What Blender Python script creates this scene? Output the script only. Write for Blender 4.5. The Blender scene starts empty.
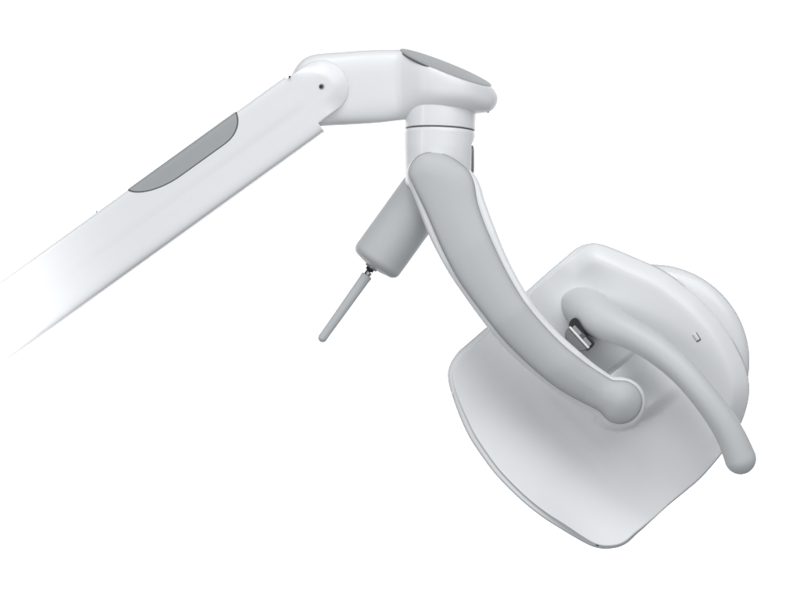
import bpy, bmesh, math, random
import numpy as np
from mathutils import Vector, Matrix
from mathutils.geometry import delaunay_2d_cdt

# ------------------------------------------------------------------ scene
scene = bpy.context.scene
COL = scene.collection
S = 0.0012            # one drawing unit = 1.2 mm; the lamp is drawn in (u right, v down, d towards the front)
ZC = 1.6              # height of the drawing's centre above the floor
DC = 6000.0           # camera distance in drawing units
random.seed(4)

def P(u, v, d):
    return Vector(((u - 400.0) * S, -d * S, ZC + (295.5 - v) * S))

scene.render.engine = 'CYCLES'
scene.render.resolution_x, scene.render.resolution_y = 1024, 756
scene.view_settings.view_transform = 'Standard'
scene.view_settings.look = 'None'
scene.view_settings.exposure = 0.0
scene.view_settings.gamma = 1.0

# ------------------------------------------------------------------ materials
def mat(name, col, rough=0.35, coat=0.0, metal=0.0, bump=0.015, bscale=900.0, var=0.02, spec=0.5, coat_rough=0.12):
    m = bpy.data.materials.new(name); m.use_nodes = True
    nt = m.node_tree; b = nt.nodes['Principled BSDF']
    b.inputs['Metallic'].default_value = metal
    b.inputs['Specular IOR Level'].default_value = spec
    b.inputs['Coat Weight'].default_value = coat
    b.inputs['Coat Roughness'].default_value = coat_rough
    tc = nt.nodes.new('ShaderNodeTexCoord')
    n1 = nt.nodes.new('ShaderNodeTexNoise'); n1.inputs['Scale'].default_value = 9.0; n1.inputs['Detail'].default_value = 4.0
    nt.links.new(tc.outputs['Object'], n1.inputs['Vector'])
    r = nt.nodes.new('ShaderNodeMapRange')
    r.inputs['To Min'].default_value = max(0.02, rough - 0.04); r.inputs['To Max'].default_value = rough + 0.04
    nt.links.new(n1.outputs['Fac'], r.inputs['Value']); nt.links.new(r.outputs['Result'], b.inputs['Roughness'])
    mx = nt.nodes.new('ShaderNodeMix'); mx.data_type = 'RGBA'
    mx.inputs['A'].default_value = tuple(c * (1 - var) for c in col) + (1,)
    mx.inputs['B'].default_value = tuple(min(1, c * (1 + var)) for c in col) + (1,)
    nt.links.new(n1.outputs['Fac'], mx.inputs['Factor']); nt.links.new(mx.outputs['Result'], b.inputs['Base Color'])
    if bump:
        n2 = nt.nodes.new('ShaderNodeTexNoise'); n2.inputs['Scale'].default_value = bscale; n2.inputs['Detail'].default_value = 2.0
        nt.links.new(tc.outputs['Object'], n2.inputs['Vector'])
        bp = nt.nodes.new('ShaderNodeBump'); bp.inputs['Strength'].default_value = bump; bp.inputs['Distance'].default_value = 0.001
        nt.links.new(n2.outputs['Fac'], bp.inputs['Height']); nt.links.new(bp.outputs['Normal'], b.inputs['Normal'])
    return m

WHITE = mat('white_plastic', (0.80, 0.815, 0.83), 0.34, coat=0.25)
SHELL = mat('white_shell', (0.79, 0.805, 0.82), 0.38, coat=0.18, coat_rough=0.25)
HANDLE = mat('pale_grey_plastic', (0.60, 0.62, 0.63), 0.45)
GREY = mat('grey_soft_plastic', (0.50, 0.52, 0.53), 0.46, bump=0.05, bscale=1400)
SILVER = mat('silver_grey_lacquer', (0.36, 0.38, 0.39), 0.38, bump=0.05, bscale=1600)
STEEL = mat('bare_steel', (0.40, 0.41, 0.42), 0.3, metal=1.0, bump=0)
DARK = mat('black_rubber', (0.012, 0.012, 0.013), 0.5, bump=0)
SEAM = mat('dark_seam', (0.10, 0.105, 0.11), 0.5, bump=0)
KNOB = mat('mid_grey_plastic', (0.19, 0.195, 0.20), 0.4, bump=0)

# ------------------------------------------------------------------ helpers
def link(name, bm, material, parent=None, sharp=38):
    bmesh.ops.recalc_face_normals(bm, faces=bm.faces[:])
    lim = math.radians(sharp)
    for f in bm.faces: f.smooth = True
    for e in bm.edges:
        if len(e.link_faces) == 2:
            e.smooth = e.calc_face_angle(0.0) < lim
    me = bpy.data.meshes.new(name); bm.to_mesh(me); bm.free()
    me.materials.append(material)
    o = bpy.data.objects.new(name, me); COL.objects.link(o)
    if parent is not None:
        o.parent = parent
        o.matrix_parent_inverse = parent.matrix_world.inverted()
    return o

def smooth_loop(pts, step=2.5, closed=True):
    """Centripetal-ish Catmull-Rom through the points, resampled evenly."""
    p = [np.array(q, float) for q in pts]; n = len(p); out = []
    rng = range(n) if closed else range(n - 1)
    for i in rng:
        if closed: a, b, c, d = p[i - 1], p[i], p[(i + 1) % n], p[(i + 2) % n]
        else: a, b, c, d = p[max(i - 1, 0)], p[i], p[i + 1], p[min(i + 2, n - 1)]
        L = np.linalg.norm((c - b)[:2]); k = max(2, int(round(L / step)))
        m1 = (c - a) * 0.5; m2 = (d - b) * 0.5
        for m in (m1, m2):
            ml = np.linalg.norm(m)
            if ml > L * 1.1 and ml > 0: m *= L * 1.1 / ml
        for j in range(k):
            t = j / k; t2 = t * t; t3 = t2 * t
            out.append((2*t3 - 3*t2 + 1)*b + (t3 - 2*t2 + t)*m1 + (-2*t3 + 3*t2)*c + (t3 - t2)*m2)
    if not closed: out.append(p[-1])
    return np.array(out)

def area(o):
    x, y = o[:, 0], o[:, 1]
    return 0.5 * np.sum(x * np.roll(y, -1) - y * np.roll(x, -1))

def dist_to(pts, o):
    a = o; b = np.roll(o, -1, 0); ab = b - a; L2 = np.maximum((ab**2).sum(1), 1e-9)
    res = np.empty(len(pts))
    for i in range(0, len(pts), 800):
        q = pts[i:i+800, None, :]
        t = np.clip(((q - a) * ab).sum(2) / L2, 0, 1)
        res[i:i+800] = np.sqrt((((a + t[..., None] * ab) - q)**2).sum(2)).min(1)
    return res

def inside(pts, o):
    x, y = pts[:, 0], pts[:, 1]; r = np.zeros(len(pts), bool); n = len(o)
    for i in range(n):
        x1, y1 = o[i]; x2, y2 = o[(i + 1) % n]
        if y1 == y2: continue
        c = ((y1 > y) != (y2 > y)) & (x < (x2 - x1) * (y - y1) / (y2 - y1) + x1)
        r ^= c
    return r

def inset(o, k):
    """offset a loop inwards by k (number or per-point array)"""
    t = np.roll(o, -1, 0) - np.roll(o, 1, 0); t /= np.maximum(np.linalg.norm(t, axis=1)[:, None], 1e-9)
    nrm = np.stack([-t[:, 1], t[:, 0]], 1)
    if area(o) < 0: nrm = -nrm
    return o + nrm * (np.asarray(k).reshape(-1, 1) if np.ndim(k) else k)

def pillow_bm(o, front, back, rings=(0.5, 1.1, 1.9, 3, 4.5, 6.5, 9, 12, 16), grid=5.0, extra=None):
    """solid with outline o; front(u,v,dist) and back(u,v,dist) give the depth of its two faces"""
    pts = [o]
    for k in rings:
        q = inset(o, k)
        q = q[inside(q, o)]
        if len(q) == 0: continue
        dd = dist_to(q, o); q = q[dd > k - 0.15 - 0.02*k]
        if len(q): pts.append(q[::2] if k > 5 else q)
    lo, hi = o.min(0), o.max(0); last = rings[-1]
    g = []
    row = 0; y = lo[1]
    while y < hi[1]:
        x = lo[0] + (grid / 2 if row % 2 else 0)
        while x < hi[0]: g.append((x, y)); x += grid
        y += grid * 0.866; row += 1
    g = np.array(g); g = g[inside(g, o)]
    if len(g):
        g = g[dist_to(g, o) > last + grid * 0.5]; pts.append(g)
    if extra is not None: pts.append(extra)
    allp = np.concatenate(pts); n = len(o)
    vs, _, fs, *_ = delaunay_2d_cdt([Vector((float(a), float(b))) for a, b in allp], [], [list(range(n))], 1, 0.008)
    va = np.array([(v.x, v.y) for v in vs]); dd = dist_to(va, o); dd[dd < 0.012] = 0
    bm = bmesh.new()
    F = [bm.verts.new(P(a, b, front(a, b, k))) for (a, b), k in zip(va, dd)]
    B = [bm.verts.new(P(a, b, back(a, b, k))) for (a, b), k in zip(va, dd)]
    edges = {}
    for f in fs:
        bm.faces.new([F[i] for i in f]); bm.faces.new([B[i] for i in reversed(f)])
        for i, j in zip(f, f[1:] + f[:1]):
            edges[(i, j)] = 1
    for (i, j) in list(edges):
        if (j, i) not in edges:
            try: bm.faces.new([F[i], B[i], B[j], F[j]])
            except ValueError: pass
    return bm

def rnd(k, R, H):
    k = min(max(k, 0.0), R); return H * math.sqrt(max(0.0, 1 - (1 - k / R)**2))

def sst(x, a, b):
    t = min(max((x - a) / (b - a), 0.0), 1.0); return t * t * (3 - 2 * t)

def interp(x, xs, ys):
    return float(np.interp(x, xs, ys))

def frame(ax):
    ax = Vector(ax).normalized(); up = Vector((0, 0, 1)) if abs(ax.z) < 0.9 else Vector((1, 0, 0))
    e1 = ax.cross(up).normalized(); return ax, e1, ax.cross(e1).normalized()

def lathe_bm(a, ax, prof, seg=64, squash=1.0, bm=None, rfun=None):
    """prof: list of (r, l) along axis ax from point a (drawing units u,v,d)"""
    if bm is None: bm = bmesh.new()
    a = Vector(a); ax, e1, e2 = frame(ax)
    rows = []
    for r, l in prof:
        if r < 1e-4:
            rows.append([bm.verts.new(P(*(a + ax * l)))]); continue
        row = []
        for i in range(seg):
            t = 2 * math.pi * i / seg
            q = a + ax * l + e1 * (r * math.cos(t)) + e2 * (r * squash * math.sin(t))
            if rfun: q = rfun(q)
            row.append(bm.verts.new(P(*q)))
        rows.append(row)
    for A, B in zip(rows, rows[1:]):
        for i in range(seg):
            j = (i + 1) % seg
            if len(A) == 1 and len(B) == 1: continue
            if len(A) == 1: bm.faces.new([A[0], B[i], B[j]])
            elif len(B) == 1: bm.faces.new([A[i], B[0], A[j]])
            else: bm.faces.new([A[i], B[i], B[j], A[j]])
    for row in (rows[0], rows[-1]):
        if len(row) > 1: bm.faces.new(row)
    return bm

def fillet_profile(r, l0, l1, f0, f1, n=8, bulge0=0.0, bulge1=0.0):
    """closed cylinder profile with rounded ends"""
    out = [(0, l0 - bulge0)]
    for i in range(1, 4): out.append(((r - f0) * i / 4, l0 - bulge0 * (1 - (i / 4)**2)))
    for i in range(n + 1):
        t = math.pi / 2 * i / n; out.append((r - f0 + f0 * math.sin(t), l0 + f0 - f0 * math.cos(t)))
    for i in range(n + 1):
        t = math.pi / 2 * i / n; out.append((r - f1 + f1 * math.cos(t), l1 - f1 + f1 * math.sin(t)))
    for i in range(3, 0, -1): out.append(((r - f1) * i / 4, l1 + bulge1 * (1 - (i / 4)**2)))
    out.append((0, l1 + bulge1)); return out

def tube_bm(path, seg=40, step=3.0, squash=1.0):
    """path: (u,v,d,r); rounded ends"""
    c = smooth_loop(path, step, closed=False)
    # hemispherical ends
    def cap(p0, p1, sgn):
        d = (p0[:3] - p1[:3]); d /= np.linalg.norm(d); r = p0[3]; q = []
        for i in range(1, 9):
            t = math.pi / 2 * i / 8; x = p0.copy(); x[:3] = p0[:3] + d * r * math.sin(t); x[3] = r * math.cos(t); q.append(x)
        return q
    head = cap(c[0], c[1], 1)[::-1]; tail = cap(c[-1], c[-2], 1)
    allc = head + list(c) + tail
    bm = bmesh.new(); rows = []; e1 = None
    for i, q in enumerate(allc):
        a = allc[max(i - 1, 0)][:3]; b = allc[min(i + 1, len(allc) - 1)][:3]
        t = Vector(b - a)
        t.normalize()
        if e1 is None: e1 = t.cross(Vector((0, 0, 1))).normalized()
        e1 = (e1 - t * e1.dot(t)).normalized(); e2 = t.cross(e1)
        ctr = Vector(q[:3]); r = q[3]
        if r < 1e-3: rows.append([bm.verts.new(P(*ctr))]); continue
        rows.append([bm.verts.new(P(*(ctr + e1 * r * math.cos(2*math.pi*k/seg) + e2 * r * squash * math.sin(2*math.pi*k/seg)))) for k in range(seg)])
    for A, B in zip(rows, rows[1:]):
        for i in range(seg):
            j = (i + 1) % seg
            if len(A) == 1: bm.faces.new([A[0], B[i], B[j]])
            elif len(B) == 1: bm.faces.new([A[i], B[0], A[j]])
            else: bm.faces.new([A[i], B[i], B[j], A[j]])
    return bm

def loft_bm(sections):
    """sections: lists of (u,v,d) rings of equal length; ends capped with a fan"""
    bm = bmesh.new(); rows = [[bm.verts.new(P(*q)) for q in s] for s in sections]; n = len(rows[0])
    for A, B in zip(rows, rows[1:]):
        for i in range(n): bm.faces.new([A[i], B[i], B[(i+1) % n], A[(i+1) % n]])
    for r in (rows[0], rows[-1]): bm.faces.new(r)
    return bm

def superell(t, n):
    c, s = math.cos(t), math.sin(t)
    return (math.copysign(abs(c)**(2/n), c), math.copysign(abs(s)**(2/n), s))

# ------------------------------------------------------------------ the lamp (one thing)
lamp = bpy.data.objects.new('dental_lamp', None); COL.objects.link(lamp)
lamp.location = P(305, 105, 0); lamp.empty_display_size = 0.05
bpy.context.view_layer.update()
lamp['label'] = 'white and grey dental lamp hanging on its jointed arm, with curved yoke and handle'
lamp['category'] = 'dental lamp'

# ---- spring arm -------------------------------------------------------
AX = Vector((0.8115, -0.5843, 0)); NX = Vector((0.5843, 0.8115, 0))       # along the arm / across it (down-right)
AE = Vector((305.0, 104.8, 0))                                            # centre of its square end
HW = 33.6; AEX = 10.0
def arm_pt(l, w, d): q = AE + AX * l + NX * w; return (q.x, q.y, d)
def half_curve():                            # front half of the tube's section, from its lower side to its upper side
    q = [((1 - a**AEX)**(1 / AEX), a) for a in np.linspace(0, 0.86, 16)]
    c1 = q[-1][0]
    q += [(c, (1 - abs(c)**AEX)**(1 / AEX)) for c in np.linspace(c1, -c1, 60)[1:-1]]
    return q + [(-c, a) for c, a in reversed(q[:16])]
def crease(c): return 0.55 * math.exp(-((c + 0.22) / 0.2)**2) - 0.45 * math.exp(-((c - 0.16) / 0.13)**2)
LC = (Vector((322, 88.2, 0)) - AE).dot(AX); WC = (Vector((322, 88.2, 0)) - AE).dot(NX); RC = 27.2
def arm_outline():
    p = []
    for l in np.linspace(-430, 0, 130): p.append((l, HW))                    # lower edge, out to the square end
    for w in np.linspace(HW, WC + RC, 5)[1:]: p.append((0, w))               # step up to the tongue
    for l in np.linspace(0, LC, 10)[1:]: p.append((l, WC + RC))
    for i in range(1, 41):
        t = math.pi / 2 - math.pi * i / 40; p.append((LC + RC * math.cos(t), WC + RC * math.sin(t)))
    for l in np.linspace(LC, 0, 10)[1:]: p.append((l, WC - RC))
    for w in np.linspace(WC - RC, -HW, 4)[1:]: p.append((0, w))
    for l in np.linspace(0, -430, 130)[1:]: p.append((l, -HW))
    for w in np.linspace(-HW, HW, 24)[1:-1]: p.append((-430, w))
    return np.array([arm_pt(l, w, 0)[:2] for l, w in p])
def arm_lw(u, v):
    q = Vector((u, v, 0)) - AE; return q.dot(AX), q.dot(NX) / HW
def armF(u, v, k):
    l, c = arm_lw(u, v)
    d = 31 * max(0.0, 1 - abs(c)**AEX)**(1 / AEX) + crease(c) * (1 - sst(l, -10, 10))
    rho = math.hypot(u - 322, v - 88.2)
    d -= 7.5 * max(0.0, (rho - 11) / 16)**1.25 * sst(l - LC, -14, 12)
    return d - (1.2 - rnd(k, 1.2, 1.2)) * sst(l, 0.5, 4)
def armB(u, v, k):
    l, c = arm_lw(u, v)
    return 6.0 if l > 0.2 else -31 * max(0.0, 1 - abs(c)**AEX)**(1 / AEX)
step = np.array([arm_pt(l, w, 0)[:2] for l in (-0.3, 0.6) for w in np.linspace(-27, 22, 24)])
spring_arm = link('spring_arm', pillow_bm(arm_outline(), armF, armB, rings=(0.12, 0.3, 0.6, 1.1, 1.9, 3, 4.5, 6.5, 9, 12), grid=3.0, extra=step), WHITE, lamp)

screw = lathe_bm((322, 87.6, 30.2), (0, 0, 1), [(0, 0), (2.7, 0), (2.7, 1.6), (2.3, 2.0), (1.4, 2.0), (1.2, 0.9), (0, 0.8)], 24)
link('pivot_screw', screw, STEEL, spring_arm)
link('screw_socket', lathe_bm((321.6, 87.9, 30.9), (0, 0, 1), [(0, 0), (1.9, 0), (1.9, 1.4), (0, 1.4)], 6), DARK, spring_arm)

# grey cover let into the arm's upper side: a patch of the same tube, a little proud
def cover(l0, l1, wmid, proud, corner, name, m, shrink=0.0):
    """patch of the arm tube between stations l0..l1, from the back of its top edge down to the curved lower border"""
    bm = bmesh.new(); NI, NJ = 70, 27; grid = []
    for i in range(NI + 1):
        x = i / NI; l = l0 + (l1 - l0) * (0.5 - 0.5 * math.cos(math.pi * x)) ; f = (l - l0) / (l1 - l0)
        dl0 = l - l0; dl1 = l1 - l
        w = -HW + wmid * min(1, max(0.0, 1 - max(0, 1 - dl0 / corner[0])**2.0))**0.62 * min(1, max(0.0, 1 - max(0, 1 - dl1 / corner[1])**2.4))**0.6
        w = max(w - shrink, -HW + 0.02)
        row = []; k = proud; c0 = w / HW; c1 = -(1 - 0.86**AEX)**(1 / AEX)
        if c0 > c1:
            row = [(c, (1 - abs(c)**AEX)**(1 / AEX)) for c in np.linspace(c0, c1, 15)]; s0 = 0.86
        else:
            s0 = (1 - abs(c0)**AEX)**(1 / AEX); row = [(c0 + (c0 - c0) * q, s0 * (1 - 1e-4 * q)) for q in range(15)]
        row += [(-(1 - abs(a)**AEX)**(1 / AEX), a) for a in np.linspace(s0, -0.35, 14)[1:]]
        grid.append([(l, c, a) for c, a in row])
    def surf(k): return [[bm.verts.new(P(*arm_pt(l, (HW + k) * c, (31 + k) * a + crease(c)))) for l, c, a in row] for row in grid]
    V, W = surf(proud), surf(proud - 1.6); nj = len(V[0])
    for i in range(NI):
        for j in range(nj - 1):
            bm.faces.new([V[i][j], V[i+1][j], V[i+1][j+1], V[i][j+1]]); bm.faces.new([W[i][j], W[i][j+1], W[i+1][j+1], W[i+1][j]])
    border = [(i, 0) for i in range(NI)] + [(NI, j) for j in range(nj - 1)] + [(i, nj - 1) for i in range(NI, 0, -1)] + [(0, j) for j in range(nj - 1, 0, -1)]
    for (a, b), (c, d) in zip(border, border[1:] + border[:1]):
        bm.faces.new([V[a][b], V[c][d], W[c][d], W[a][b]])
    return link(name, bm, m, spring_arm)
L0 = (Vector((130, 190, 0)) - AE).dot(AX); L1 = (Vector((236, 113.5, 0)) - AE).dot(AX)
cover(L0 - 1.2, L1 + 1.3, 20.2, 0.35, (52, 30), 'cover_gap', SEAM)
cover(L0, L1, 19.5, 0.8, (50.5, 29.3), 'side_cover', SILVER)
# tiny bump stop and bolt head on top of the arm
link('bump_stop', lathe_bm((290.2, 78.0, 12), (0, 0, 1), fillet_profile(1.05, 0, 22, 0.4, 0.4, 3), 16), DARK, spring_arm)
link('bolt_head', lathe_bm((97.6, 213.0, 2), NX * -1, fillet_profile(0.9, 0, 2.2, 0.3, 0.3, 3), 12), KNOB, spring_arm)

# ---- elbow joint ------------------------------------------------------
XS = [289.5, 290.5, 293, 297, 303, 310, 319, 340, 361, 380, 394, 400, 405, 412, 420, 430, 446, 460, 468, 475, 484, 490, 492, 494, 496, 497, 497.6, 497.85]
TOP = [81, 77.5, 71.5, 65.5, 59.5, 56, 54, 52.4, 50.8, 50, 49.8, 49.6, 49.6, 50.5, 52, 55, 61, 67, 71, 75, 81, 86.0, 87.4, 89.2, 91.9, 94.1, 96.6, 98.4]
BOT = [92, 100, 110, 119, 124, 125.6, 126.2, 125.4, 124.2, 122.8, 121.2, 120.5, 120, 119.4, 118.8, 118, 116.8, 115.2, 114.4, 113.9, 113.0, 111.8, 110.6, 108.9, 106, 103.6, 101, 99.3]
DEP = [6, 10, 15, 19, 21, 22, 22.5, 22.2, 20.4, 17.6, 17.0, 19.2, 23.4, 29.3, 35.6, 41.2, 44.5, 43, 40, 35.5, 27, 20, 17, 13.6, 9.2, 6.4, 3.4, 1.2]
EXT = [2.2, 2.3, 2.6, 3, 3.4, 3.6, 3.8, 4.0, 4.0, 3.8, 3.4, 3.2, 3.0, 3.0, 3.0, 3.0, 3.0, 3.0, 3.0, 3.0, 2.8, 2.5, 2.4, 2.2, 2, 2, 2, 2]
EXB = [2.2, 2.3, 2.6, 3, 3.4, 3.6, 3.8, 4.0, 4.0, 3.6, 3.0, 2.7, 2.5, 2.3, 2.2, 2.2, 2.2, 2.2, 2.2, 2.2, 2.2, 2.1, 2, 2, 2, 2, 2, 2]
keys = smooth_loop([(x, t, b, d, e, g) for x, t, b, d, e, g in zip(XS, TOP, BOT, DEP, EXT, EXB)], 2.0, closed=False)
secs = []
for x, t, b, dp, et, eb in keys:
    r = []
    for i in range(120):
        a = 2 * math.pi * i / 120
        c, s = superell(a, et if math.sin(a) > 0 else eb)
        y = (t + b) / 2 - (b - t) / 2 * s; z = dp * c
        if x > 399.5: y = max(y, 67.9 + 0.3968 * (x - 446) + 0.1776 * z)       # cut flat under the slanted cover
        r.append((x, min(y, b), z))
    secs.append(r)
elbow = link('elbow_joint', loft_bm(secs), SHELL, lamp)
# oval cover on the slanted top: its own plane tips towards the front
MA = Vector((92, 36.5, 0)).normalized()
MB = Vector((MA.y * -1, MA.x, 0)) * 0.165 + Vector((0, 0, 1)); MB.normalize()
UPN = MA.cross(MB); UPN = UPN if UPN.y < 0 else -UPN
def oval(name, ra, rb, prof, m, off=0.0):
    bm = bmesh.new(); c0 = Vector((446.0, 67.2, 0)); rows = []
    for k, h in prof:
        if k < 1e-3: rows.append([bm.verts.new(P(*(c0 + UPN * (h + off))))]); continue
        rows.append([bm.verts.new(P(*(c0 + MA * (ra * k * math.cos(2*math.pi*i/80)) + MB * (rb * k * math.sin(2*math.pi*i/80)) + UPN * (h + off)))) for i in range(80)])
    for A, B in zip(rows, rows[1:]):
        for i in range(80):
            j = (i + 1) % 80
            if len(A) == 1: bm.faces.new([A[0], B[i], B[j]])
            elif len(B) == 1: bm.faces.new([A[i], B[0], A[j]])
            else: bm.faces.new([A[i], B[i], B[j], A[j]])
    return link(name, bm, m, elbow)
oval('top_cover', 49.3, 41.0, [(0, 0.9), (0.5, 0.75), (0.85, 0.4), (0.965, 0.2), (0.99, 0), (1, -0.5), (0.985, -2.0), (0.8, -9), (0, -16)], SILVER)
oval('cover_gap', 49.4, 41.2, [(0, -1.2), (0.99, -1.2), (1, -1.7), (0.985, -2.6), (0, -15)], SEAM)
link('drain_plug', lathe_bm((488, 109.5, 2), (0, 1, 0), fillet_profile(1.1, 0, 3.6, 0.3, 0.3, 3), 12), KNOB, elbow)

# ---- swivel collar ----------------------------------------------------
CAX = Vector((-0.035, 1.0, 0.085)).normalized()                          # points down, lower end leans to the front
CO = Vector((441.0, 104, 0))
link('swivel_collar', lathe_bm(CO, CAX, fillet_profile(35.6, -4, 25.6, 1, 0.8), 96), WHITE, lamp)
link('seam_ring', lathe_bm(CO, CAX, [(0, 22), (34.2, 22), (34.2, 30), (0, 30)], 96), SEAM, bpy.data.objects['swivel_collar'])
def notch(q):
    x = q.x - 440.0; lim = interp(q.y, [134, 137, 144, 146, 300], [60, 36.3, 31.8, 31.2, 31.2])
    if q.x - 440 > lim: q = Vector((440 + lim + (x - lim) * 0.04, q.y, q.z))
    return q
prof = [(0, 27.0), (34.5, 27.0), (35.4, 27.6), (35.7, 28.6), (35.7, 32)] + [(35.6 - 0.02 * i, 33 + i) for i in range(0, 14)] + [(34.8, 50), (34.3, 60), (33.6, 70), (32.6, 82), (24, 92), (0, 92)]
sleeve = link('swivel_sleeve', lathe_bm(CO, CAX, prof, 120, rfun=notch), WHITE, lamp)
bm = bmesh.new()
lp = smooth_loop([(-9, 0), (-7, -12), (0, -15), (7, -12), (9, 0), (7, 12), (0, 15), (-7, 12)], 2)
A = []; B = []; C2 = []
for a, b in lp:
    A.append(bm.verts.new(P(470.0, 160.5 + b, a + 4))); B.append(bm.verts.new(P(472.9, 160.5 + b, a + 4))); C2.append(bm.verts.new(P(474.0, 160.5 + b * 0.86, a * 0.8 + 4)))
n = len(lp)
for i in range(n):
    j = (i + 1) % n
    bm.faces.new([A[i], A[j], B[j], B[i]]); bm.faces.new([B[i], B[j], C2[j], C2[i]])
bm.faces.new(A); bm.faces.new(C2)
link('release_button', bm, KNOB, sleeve)

# ---- brake grip (grey barrel) and its lever ---------------------------
BAX = Vector((-0.585, 0.811, 0.03)).normalized()
b0 = Vector((429.5, 188, -8))
bl = 96
grip = link('brake_grip', lathe_bm(b0, BAX, fillet_profile(26.6, -6, bl, 6, 8.5, bulge1=2.4), 72), GREY, lamp)
e0 = Vector((370.6, 268.2, -5))
link('washer', lathe_bm(e0, BAX, [(0, -2.5), (6.8, -2.5), (6.8, -0.2), (6.4, 0.2), (0, 0.2)], 32), STEEL, grip)
link('shaft_neck', lathe_bm(e0, BAX, [(0, 0), (4.2, 0), (4.2, 2.8), (2.4, 3.2), (2.4, 8.0), (0, 8.0)], 24), DARK, grip)
LAX = (Vector((322.2, 338.3, 0)) - Vector((367.3, 275.0, 0))).normalized()
lev = [(0, 0)] + [(4.6, 0), (5.6, 0.7), (5.75, 2)] + [(5.5 - 0.0135 * i, i) for i in range(6, 77, 6)]
for i in range(9): lev.append((4.6 * math.cos(math.pi/2*i/8), 77 + 4.6 * math.sin(math.pi/2*i/8)))
lever = link('brake_lever', lathe_bm(Vector((367.3, 275.0, e0.z)), LAX, lev, 32, squash=0.85), GREY, lamp)
bm = lathe_bm(Vector((367.3, 275.0, e0.z)) - LAX * 3.5, LAX, [(0, 0), (3.4, 0), (3.4, 1.6), (2.9, 3.6), (0, 3.6)], 24)
link('lever_clip', bm, STEEL, lever)

# ---- yoke arm ---------------------------------------------------------
OUT = [(431, 156), (443, 157.5), (455, 163), (466, 169), (474, 175), (480, 186), (484, 200), (492, 222), (504, 252), (516, 276.5), (534, 306), (555, 330), (573, 346.5), (590, 361), (603, 370.5), (612, 376), (621, 376.4), (631, 379.6), (639, 386), (643.3, 395), (643.6, 405), (639.5, 415.5), (631, 424.3), (619, 427.6), (608.5, 425.8), (601, 420), (594, 413.8), (578, 405.5), (561, 395.6), (540, 380), (521, 364), (503, 346.5), (486, 326.5), (471, 306.5), (458, 288), (449, 274.5), (439, 257), (428, 234), (414, 198), (408, 182), (407, 171), (412, 162), (421, 157)]
INL = [(431, 153.6), (441, 154.8), (451, 158.8), (460, 164.8), (467.6, 171.5), (473, 183.5), (476.3, 203), (484, 226), (496, 253.5), (508, 277.5), (524, 303.5), (544, 327.5), (563, 346.5), (584, 363), (598, 372.3), (606, 377.2), (611.5, 379.8), (619, 380), (626.5, 381.4), (634, 386.4), (638.8, 394), (640, 402.5), (636.6, 412.2), (629, 419.6), (619, 422.3), (610, 420.5), (604, 416.2), (600, 411.6), (595, 408), (579, 399.8), (560, 389.2), (544, 377.5), (525, 361), (504, 340), (484.5, 316), (467, 292.5), (454, 272.5), (440, 244.5), (426.5, 213), (415, 189), (409.6, 177), (409.4, 170.5), (411.8, 164.2), (416.6, 158.4), (423, 154.8)]
def yF(u, v):
    p = (u - 430) * 0.55 + (v - 155) * 0.85            # rough distance along the yoke
    return interp(p, [0, 40, 100, 180, 250, 290, 330], [40, 46, 56, 62, 57, 50, 47])
out = smooth_loop(OUT, 2.5)
yoke = link('yoke_arm', pillow_bm(out, lambda u, v, k: yF(u, v) - 9 + rnd(k, 6, 6), lambda u, v, k: yF(u, v) - 22 - rnd(k, 10, 14)), WHITE, lamp)
inl = smooth_loop(INL, 2.5)
def inlF(u, v, k):
    hub = math.hypot(u - 619, v - 401.3)
    f = yF(u, v) - 1.5 + rnd(k, 1.6, 1.6) + rnd(k, 27, 9.0)
    return f + 3.0 * math.exp(-(hub / 16)**2)
link('front_inlay', pillow_bm(inl, inlF, lambda u, v, k: yF(u, v) - 14, grid=4), GREY, yoke)
gap = inset(inl, -0.4)
link('inlay_gap', pillow_bm(gap, lambda u, v, k: yF(u, v) - 2.0, lambda u, v, k: yF(u, v) - 13), KNOB, yoke)

# ---- lamp head --------------------------------------------------------
HEAD = [(590, 243.4), (596, 243.2), (604, 245), (617.5, 250), (636, 258), (655, 266.3), (670, 275), (684, 285.6), (698, 297), (710, 309.5), (721, 322.5), (730, 336), (738, 350.5), (744, 364), (748.3, 379), (749.2, 391), (747.6, 404), (742.5, 421), (733, 439), (721, 455), (702, 477.5), (686, 491.8), (671, 504.5), (658, 516.4), (645, 528.6), (637, 535.6), (629, 543), (622.5, 546.6), (615, 548.6), (604.5, 549.2), (594, 547.2), (581, 541), (561, 529), (541, 516), (520, 499), (497, 476), (482, 456.5), (469, 436.6), (459.5, 416), (452, 395), (449, 384), (448, 375), (449.4, 367), (453, 359.5), (459, 351.5), (467, 344.5), (486, 328), (506, 310), (527, 291), (548, 272), (569, 254.2), (576, 248.6), (583, 245)]
def st(u, v): x, y = u - 600, v - 396; return x * 0.77 - y * 0.64, x * 0.64 + y * 0.77
TILT = 0.27
def plane(u, v): s, t = st(u, v); return -6 + TILT * s
def capsule(s, t, half):                                  # distance outside the yoke mount's outline
    if s < 11: return math.hypot(s - 11, t - 14) - half
    return abs(t - 14) - half
def scoop(s, t):
    a = max(0.0, -24 - s); return 0.0058 * a * a * (0.6 + 0.4 * sst(t, -70, 80))
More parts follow.
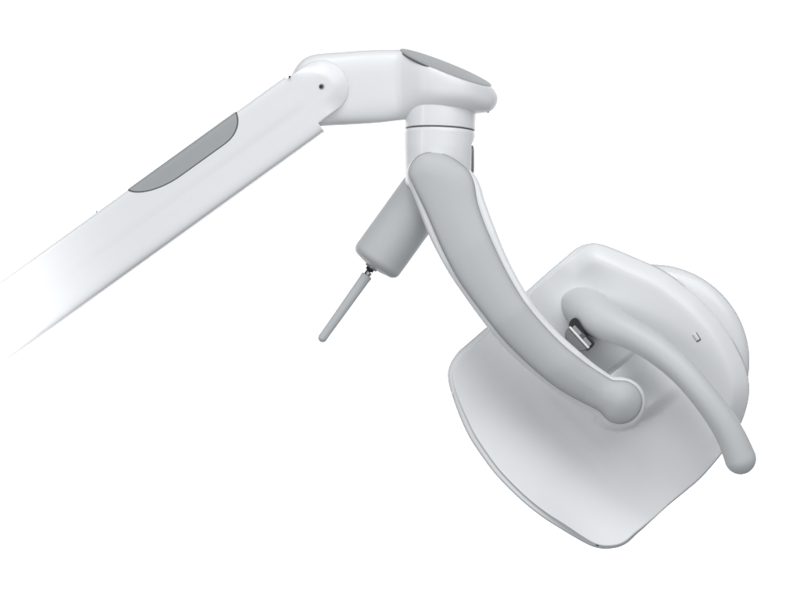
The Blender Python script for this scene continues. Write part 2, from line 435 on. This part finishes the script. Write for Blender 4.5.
def headF(u, v, k):
    s, t = st(u, v); d = plane(u, v)
    # scoop: the lower left lip turns up towards the front
    d += scoop(s, t)
    d += 0.0014 * max(0.0, t - 40)**2 * sst(-s, -10, 75)
    # soft crease along the foot of the scoop
    d += 1.3 * math.exp(-((s + 40 - 0.10 * t) / 8.0)**2) * sst(t, -60, -20) * (1 - sst(t, 85, 115))
    # raised mount under the yoke's hub, running out towards the upper right
    m = capsule(s, t, 25)
    hgt = max(0.0, 25 - 0.46 * max(0.0, s - 11))
    d += hgt * (1 - sst(m, -1.5, (7.0 + 6.0 * sst(s, 11, 40)) if t > 14 else 3.0))
    # hollow round the root of the handle and behind the upper rim
    d -= 6.0 * math.exp(-(((s - 58) / 24)**2 + ((t + 100) / 26)**2))
    # the upper right margin rolls back; every other edge has a narrow bead
    up = sst(s, 46, 92)
    d -= up * 15 * max(0.0, 1 - k / 18)**1.35 + up * (1.2 - rnd(k, 1.2, 1.2))
    d -= (1 - up) * (1.6 - rnd(k, 1.6, 1.6))
    return d
ho = smooth_loop(HEAD, 3.0)
so = np.array([st(*q) for q in ho])
wid = np.array([0.9 + 5.0 * sst(-s, 25, 75) * (1 - sst(-t, 60, 100) * 0.25) * (1 - 0.55 * sst(t, 70, 132)) + 2.6 * sst(-t, 90, 112) * sst(s, -95, -40) * (1 - sst(s, 70, 95)) for s, t in so])
pan = inset(ho, wid)
def uv(s, t): return (600 + s * 0.768 + t * 0.638, 396 - s * 0.638 + t * 0.768)
mount = []
for m in (-3.5, -2, -1, 0, 1, 2, 3.5, 5.5, 7.5, 10, 13):
    r = 25 + m
    mount += [uv(11 - r * math.sin(a), 14 - r * math.cos(a)) for a in np.linspace(0, math.pi, 36)]
    for q in np.arange(13, 64, 2.5): mount += [uv(q, 14 - r), uv(q, 14 + r)]
mount = np.array(mount)
head = link('lamp_head', pillow_bm(pan, headF, lambda u, v, k: plane(u, v) - 24, rings=(0.5, 1.1, 1.9, 2.8, 3.8, 5, 6.5, 8.5, 11, 14, 17, 20), grid=3.6, extra=mount), SHELL, lamp)
def shellF(u, v, k):
    s, t = st(u, v)
    return plane(u, v) + scoop(s, t) * 0.97 - 5.5 - 15.5 * sst(s, 46, 92) - 4.5 + rnd(k, 6.5, 7)
def shellB(u, v, k):
    s, t = st(u, v)
    return plane(u, v) + scoop(s, t) * 0.97 * (1 - sst(k, 0, 45)) - 8 - 15.5 * sst(s, 46, 92) * (1 - sst(k, 0, 30)) - rnd(k, 70, 46) 
link('back_shell', pillow_bm(ho, lambda u, v, k: shellF(u, v, k) if k < 9 else plane(u, v) - 28, shellB, rings=(0.4, 0.9, 1.5, 2.2, 3, 4, 5.5, 7.5, 10, 14, 19, 26, 36), grid=7), SHELL, head)
# round lamp housing behind the upper right of the head, leaning with it
HN = Vector((0.77 * TILT, -0.64 * TILT, -1.0)).normalized()          # points to the back of the head
dc = Vector((653.6, 360.8, plane(654.5, 360.5) - 24))
prof = [(0, -2), (70, -2), (80, -1), (86, 1), (90, 3.2), (93, 6.2), (94.7, 9.2), (95.2, 11.5), (94.9, 13)] + [(94.6 * math.cos(t), 13 + 46 * math.sin(t)) for t in np.linspace(0.12, math.pi/2 - 0.05, 12)] + [(0, 59)]
link('lamp_housing', lathe_bm(dc, HN, prof, 128), WHITE, head)
link('housing_edge_shade', lathe_bm(dc, HN, [(90, 9.6), (95.2, 9.6), (95.7, 10.2), (95.7, 13.2), (95.2, 13.8), (90, 13.8)], 128), HANDLE, head)  # added grey ring: paints in the shading along the housing's edge
# small status window
def quad_loop(c, ang, a, b, r=0.8):
    ca, sa = math.cos(ang), math.sin(ang); pts = []
    for sx, sy in ((1, 1), (-1, 1), (-1, -1), (1, -1)):
        for k in range(4):
            t = math.atan2(sy, sx) - math.pi/4 + math.pi/2 * k / 3
            x = sx * (a - r) + r * math.cos(t); y = sy * (b - r) + r * math.sin(t)
            pts.append((c[0] + x * ca - y * sa, c[1] + x * sa + y * ca))
    return np.array(pts)
hz = lambda u, v: headF(u, v, 60)
wl = quad_loop((695.6, 337.2), math.radians(57), 4.6, 2.6, 0.9)
link('window_shadow', pillow_bm(wl, lambda u, v, k: hz(u, v) + 0.25, lambda u, v, k: hz(u, v) - 6, rings=(0.5,), grid=2), KNOB, head)  # dark plate, set off to the lower right, paints the window's shadow line
wl = quad_loop((694.9, 336.7), math.radians(57), 3.9, 1.9, 0.7)
link('status_window', pillow_bm(wl, lambda u, v, k: hz(u, v) + 0.5 + rnd(k, 0.8, 0.7), lambda u, v, k: hz(u, v) - 5, rings=(0.4, 0.8), grid=2), WHITE, head)
for (cx, cy, an) in ((597.5, 545.6, 22), (452.6, 393.2, 70)):
    wl = quad_loop((cx, cy), math.radians(an), 1.5, 0.7, 0.3)
    link('shell_clip', pillow_bm(wl, lambda u, v, k: shellF(u, v, 3) + 0.4, lambda u, v, k: shellF(u, v, 3) - 5, rings=(0.4,), grid=2), KNOB if cy > 500 else WHITE, head)

# ---- handle -----------------------------------------------------------
HP = [(573, 301, -10, 16), (581, 306, -2, 20.5), (592, 313.5, 10, 22), (605, 321, 24, 19.6), (618, 328, 36, 16.8), (632, 335, 44, 15.3), (654, 348.5, 54, 14.5), (678, 369, 61, 13.6), (697, 390.5, 64, 13.2), (715, 414, 63, 13.8), (728.3, 436, 60, 14.6), (737.2, 457, 56, 15.8)]
handle = link('handle', tube_bm(HP), HANDLE, lamp)

# ---- switch knob in the handle's root ---------------------------------
DA = Vector((19, 21, 0)).normalized(); DB = Vector((-DA.y, DA.x, 0))       # along its bar / to the lower left
kc = Vector((577.4, 338.0, 0)); KD = 31.0
def bar(name, m, l0, l1, w0, w1, d0, d1, parent, b=0.5):
    pts = []
    for l, w in ((l0, w0), (l1, w0), (l1, w1), (l0, w1)):
        q = kc + DA * l + DB * w; pts.append((q.x, q.y))
    p = np.array(pts); o = []
    for i in range(4):
        for k in range(8): o.append(p[i] + (p[(i+1) % 4] - p[i]) * k / 8)
    return link(name, pillow_bm(np.array(o), lambda u, v, k: d1 - b + rnd(k, b, b), lambda u, v, k: d0, rings=(0.25, 0.5), grid=3), m, parent)
hd = []
for i in range(25):
    t = math.pi * i / 24; q = kc + DA * (14.0 * math.cos(t)) + DB * (11.6 * math.sin(t)); hd.append((q.x, q.y))
for i in range(1, 12): q = kc + DA * (-14.0 + 28.0 * i / 12); hd.append((q.x, q.y))
def kf(u, v, k):
    l = (Vector((u, v, 0)) - kc).dot(DA)
    return KD + rnd(k, 1.2, 1.2) + 0.12 * math.sin(l * 2.4) * sst(k, 0.8, 2)
knob = link('switch_knob', pillow_bm(np.array(hd), kf, lambda u, v, k: KD - 22, rings=(0.4, 0.8, 1.2), grid=0.9), KNOB, lamp)
bar('knob_bar', WHITE, -14.2, 14.2, -2.4, 0.1, KD - 20, KD + 3.0, knob, 0.9)
bar('knob_body', STEEL, -12.5, 13.5, -6.6, -2.4, KD - 18, KD + 0.4, knob, 1.2)
bar('knob_clamp', SEAM, -1.5, 3.5, -7.2, -2.5, KD - 16, KD + 1.2, knob, 1.0)
sl = [(569, 327), (570, 320.5), (574.5, 317.8), (578.5, 321.5), (583, 331), (588, 338), (593.5, 343), (590, 348), (585, 350), (576, 342)]
link('knob_slot', pillow_bm(smooth_loop(sl, 1.2), lambda u, v, k: 29.2 + 0.03*(u-580), lambda u, v, k: 4, rings=(0.5, 1), grid=3), DARK, knob)

# ------------------------------------------------------------------ backdrop (setting)
bm = bmesh.new()
c0 = P(400, 295, -2400)
vs = bmesh.ops.create_cube(bm, size=1.0)['verts']
bmesh.ops.scale(bm, vec=(4.8, 0.02, 3.4), verts=vs); bmesh.ops.translate(bm, vec=c0 + Vector((0, 0.011, 0)), verts=vs)
bd = link('backdrop', bm, mat('backdrop_paper', (0.86, 0.86, 0.86), 0.9, bump=0.0, spec=0.2, var=0.005))
bd['label'] = 'plain white studio paper backdrop behind the lamp'; bd['category'] = 'backdrop'; bd['kind'] = 'structure'

# ------------------------------------------------------------------ light
def area_lamp(name, pos, target, sx, sy, power, col=(1, 1, 1)):
    L = bpy.data.lights.new(name, 'AREA'); L.shape = 'RECTANGLE'; L.size = sx; L.size_y = sy; L.energy = power; L.color = col
    o = bpy.data.objects.new(name, L); COL.objects.link(o)
    p = P(*pos); o.location = p; o.rotation_euler = (P(*target) - p).to_track_quat('-Z', 'Y').to_euler(); return o
area_lamp('backdrop_light', (-1000, 300, -1500), (150, 300, -2400), 0.5, 2.2, 56)
area_lamp('backdrop_light', (1800, 300, -1500), (650, 300, -2400), 0.5, 2.2, 56)
area_lamp('key_softbox', (1250, -1050, 1600), (540, 300, 0), 2.2, 2.2, 34)
area_lamp('top_softbox', (0, -1700, 1500), (450, 250, 0), 1.6, 1.2, 26)
area_lamp('strip_softbox', (-1700, 150, 1250), (440, 200, 0), 0.22, 1.8, 9)
area_lamp('fill_softbox', (-300, 750, 2700), (520, 330, 0), 2.0, 1.6, 16)
# added spots, no real source: burn the arm's left end out into white
L = bpy.data.lights.new('arm_fade_spot', 'SPOT'); L.energy = 33; L.spot_size = math.radians(46); L.spot_blend = 1.0; L.shadow_soft_size = 0.08
o = bpy.data.objects.new('arm_fade_spot', L); COL.objects.link(o)
o.location = P(30, 800, 470); o.rotation_euler = (P(-135, 385, 15) - o.location).to_track_quat('-Z', 'Y').to_euler()

L = bpy.data.lights.new('arm_fade_spot', 'SPOT'); L.energy = 12; L.spot_size = math.radians(42); L.spot_blend = 1.0; L.shadow_soft_size = 0.08  # second added spot, whitens the arm's upper edge for the same fade
o = bpy.data.objects.new('arm_fade_spot', L); COL.objects.link(o)
o.location = P(-330, -200, 300); o.rotation_euler = (P(-125, 350, 15) - o.location).to_track_quat('-Z', 'Y').to_euler()

w = bpy.data.worlds.new('World'); scene.world = w; w.use_nodes = True
w.node_tree.nodes['Background'].inputs['Color'].default_value = (0.95, 0.97, 1.0, 1)
w.node_tree.nodes['Background'].inputs['Strength'].default_value = 0.31

# ------------------------------------------------------------------ camera
cam = bpy.data.cameras.new('camera'); co = bpy.data.objects.new('camera', cam); COL.objects.link(co)
co.location = P(400, 295.5, DC); co.rotation_euler = (math.radians(90), 0, 0)
cam.sensor_width = 36.0; cam.sensor_fit = 'HORIZONTAL'; cam.lens = 36.0 * DC / 800.0
cam.clip_start = 0.1; cam.clip_end = 100.0
scene.camera = co
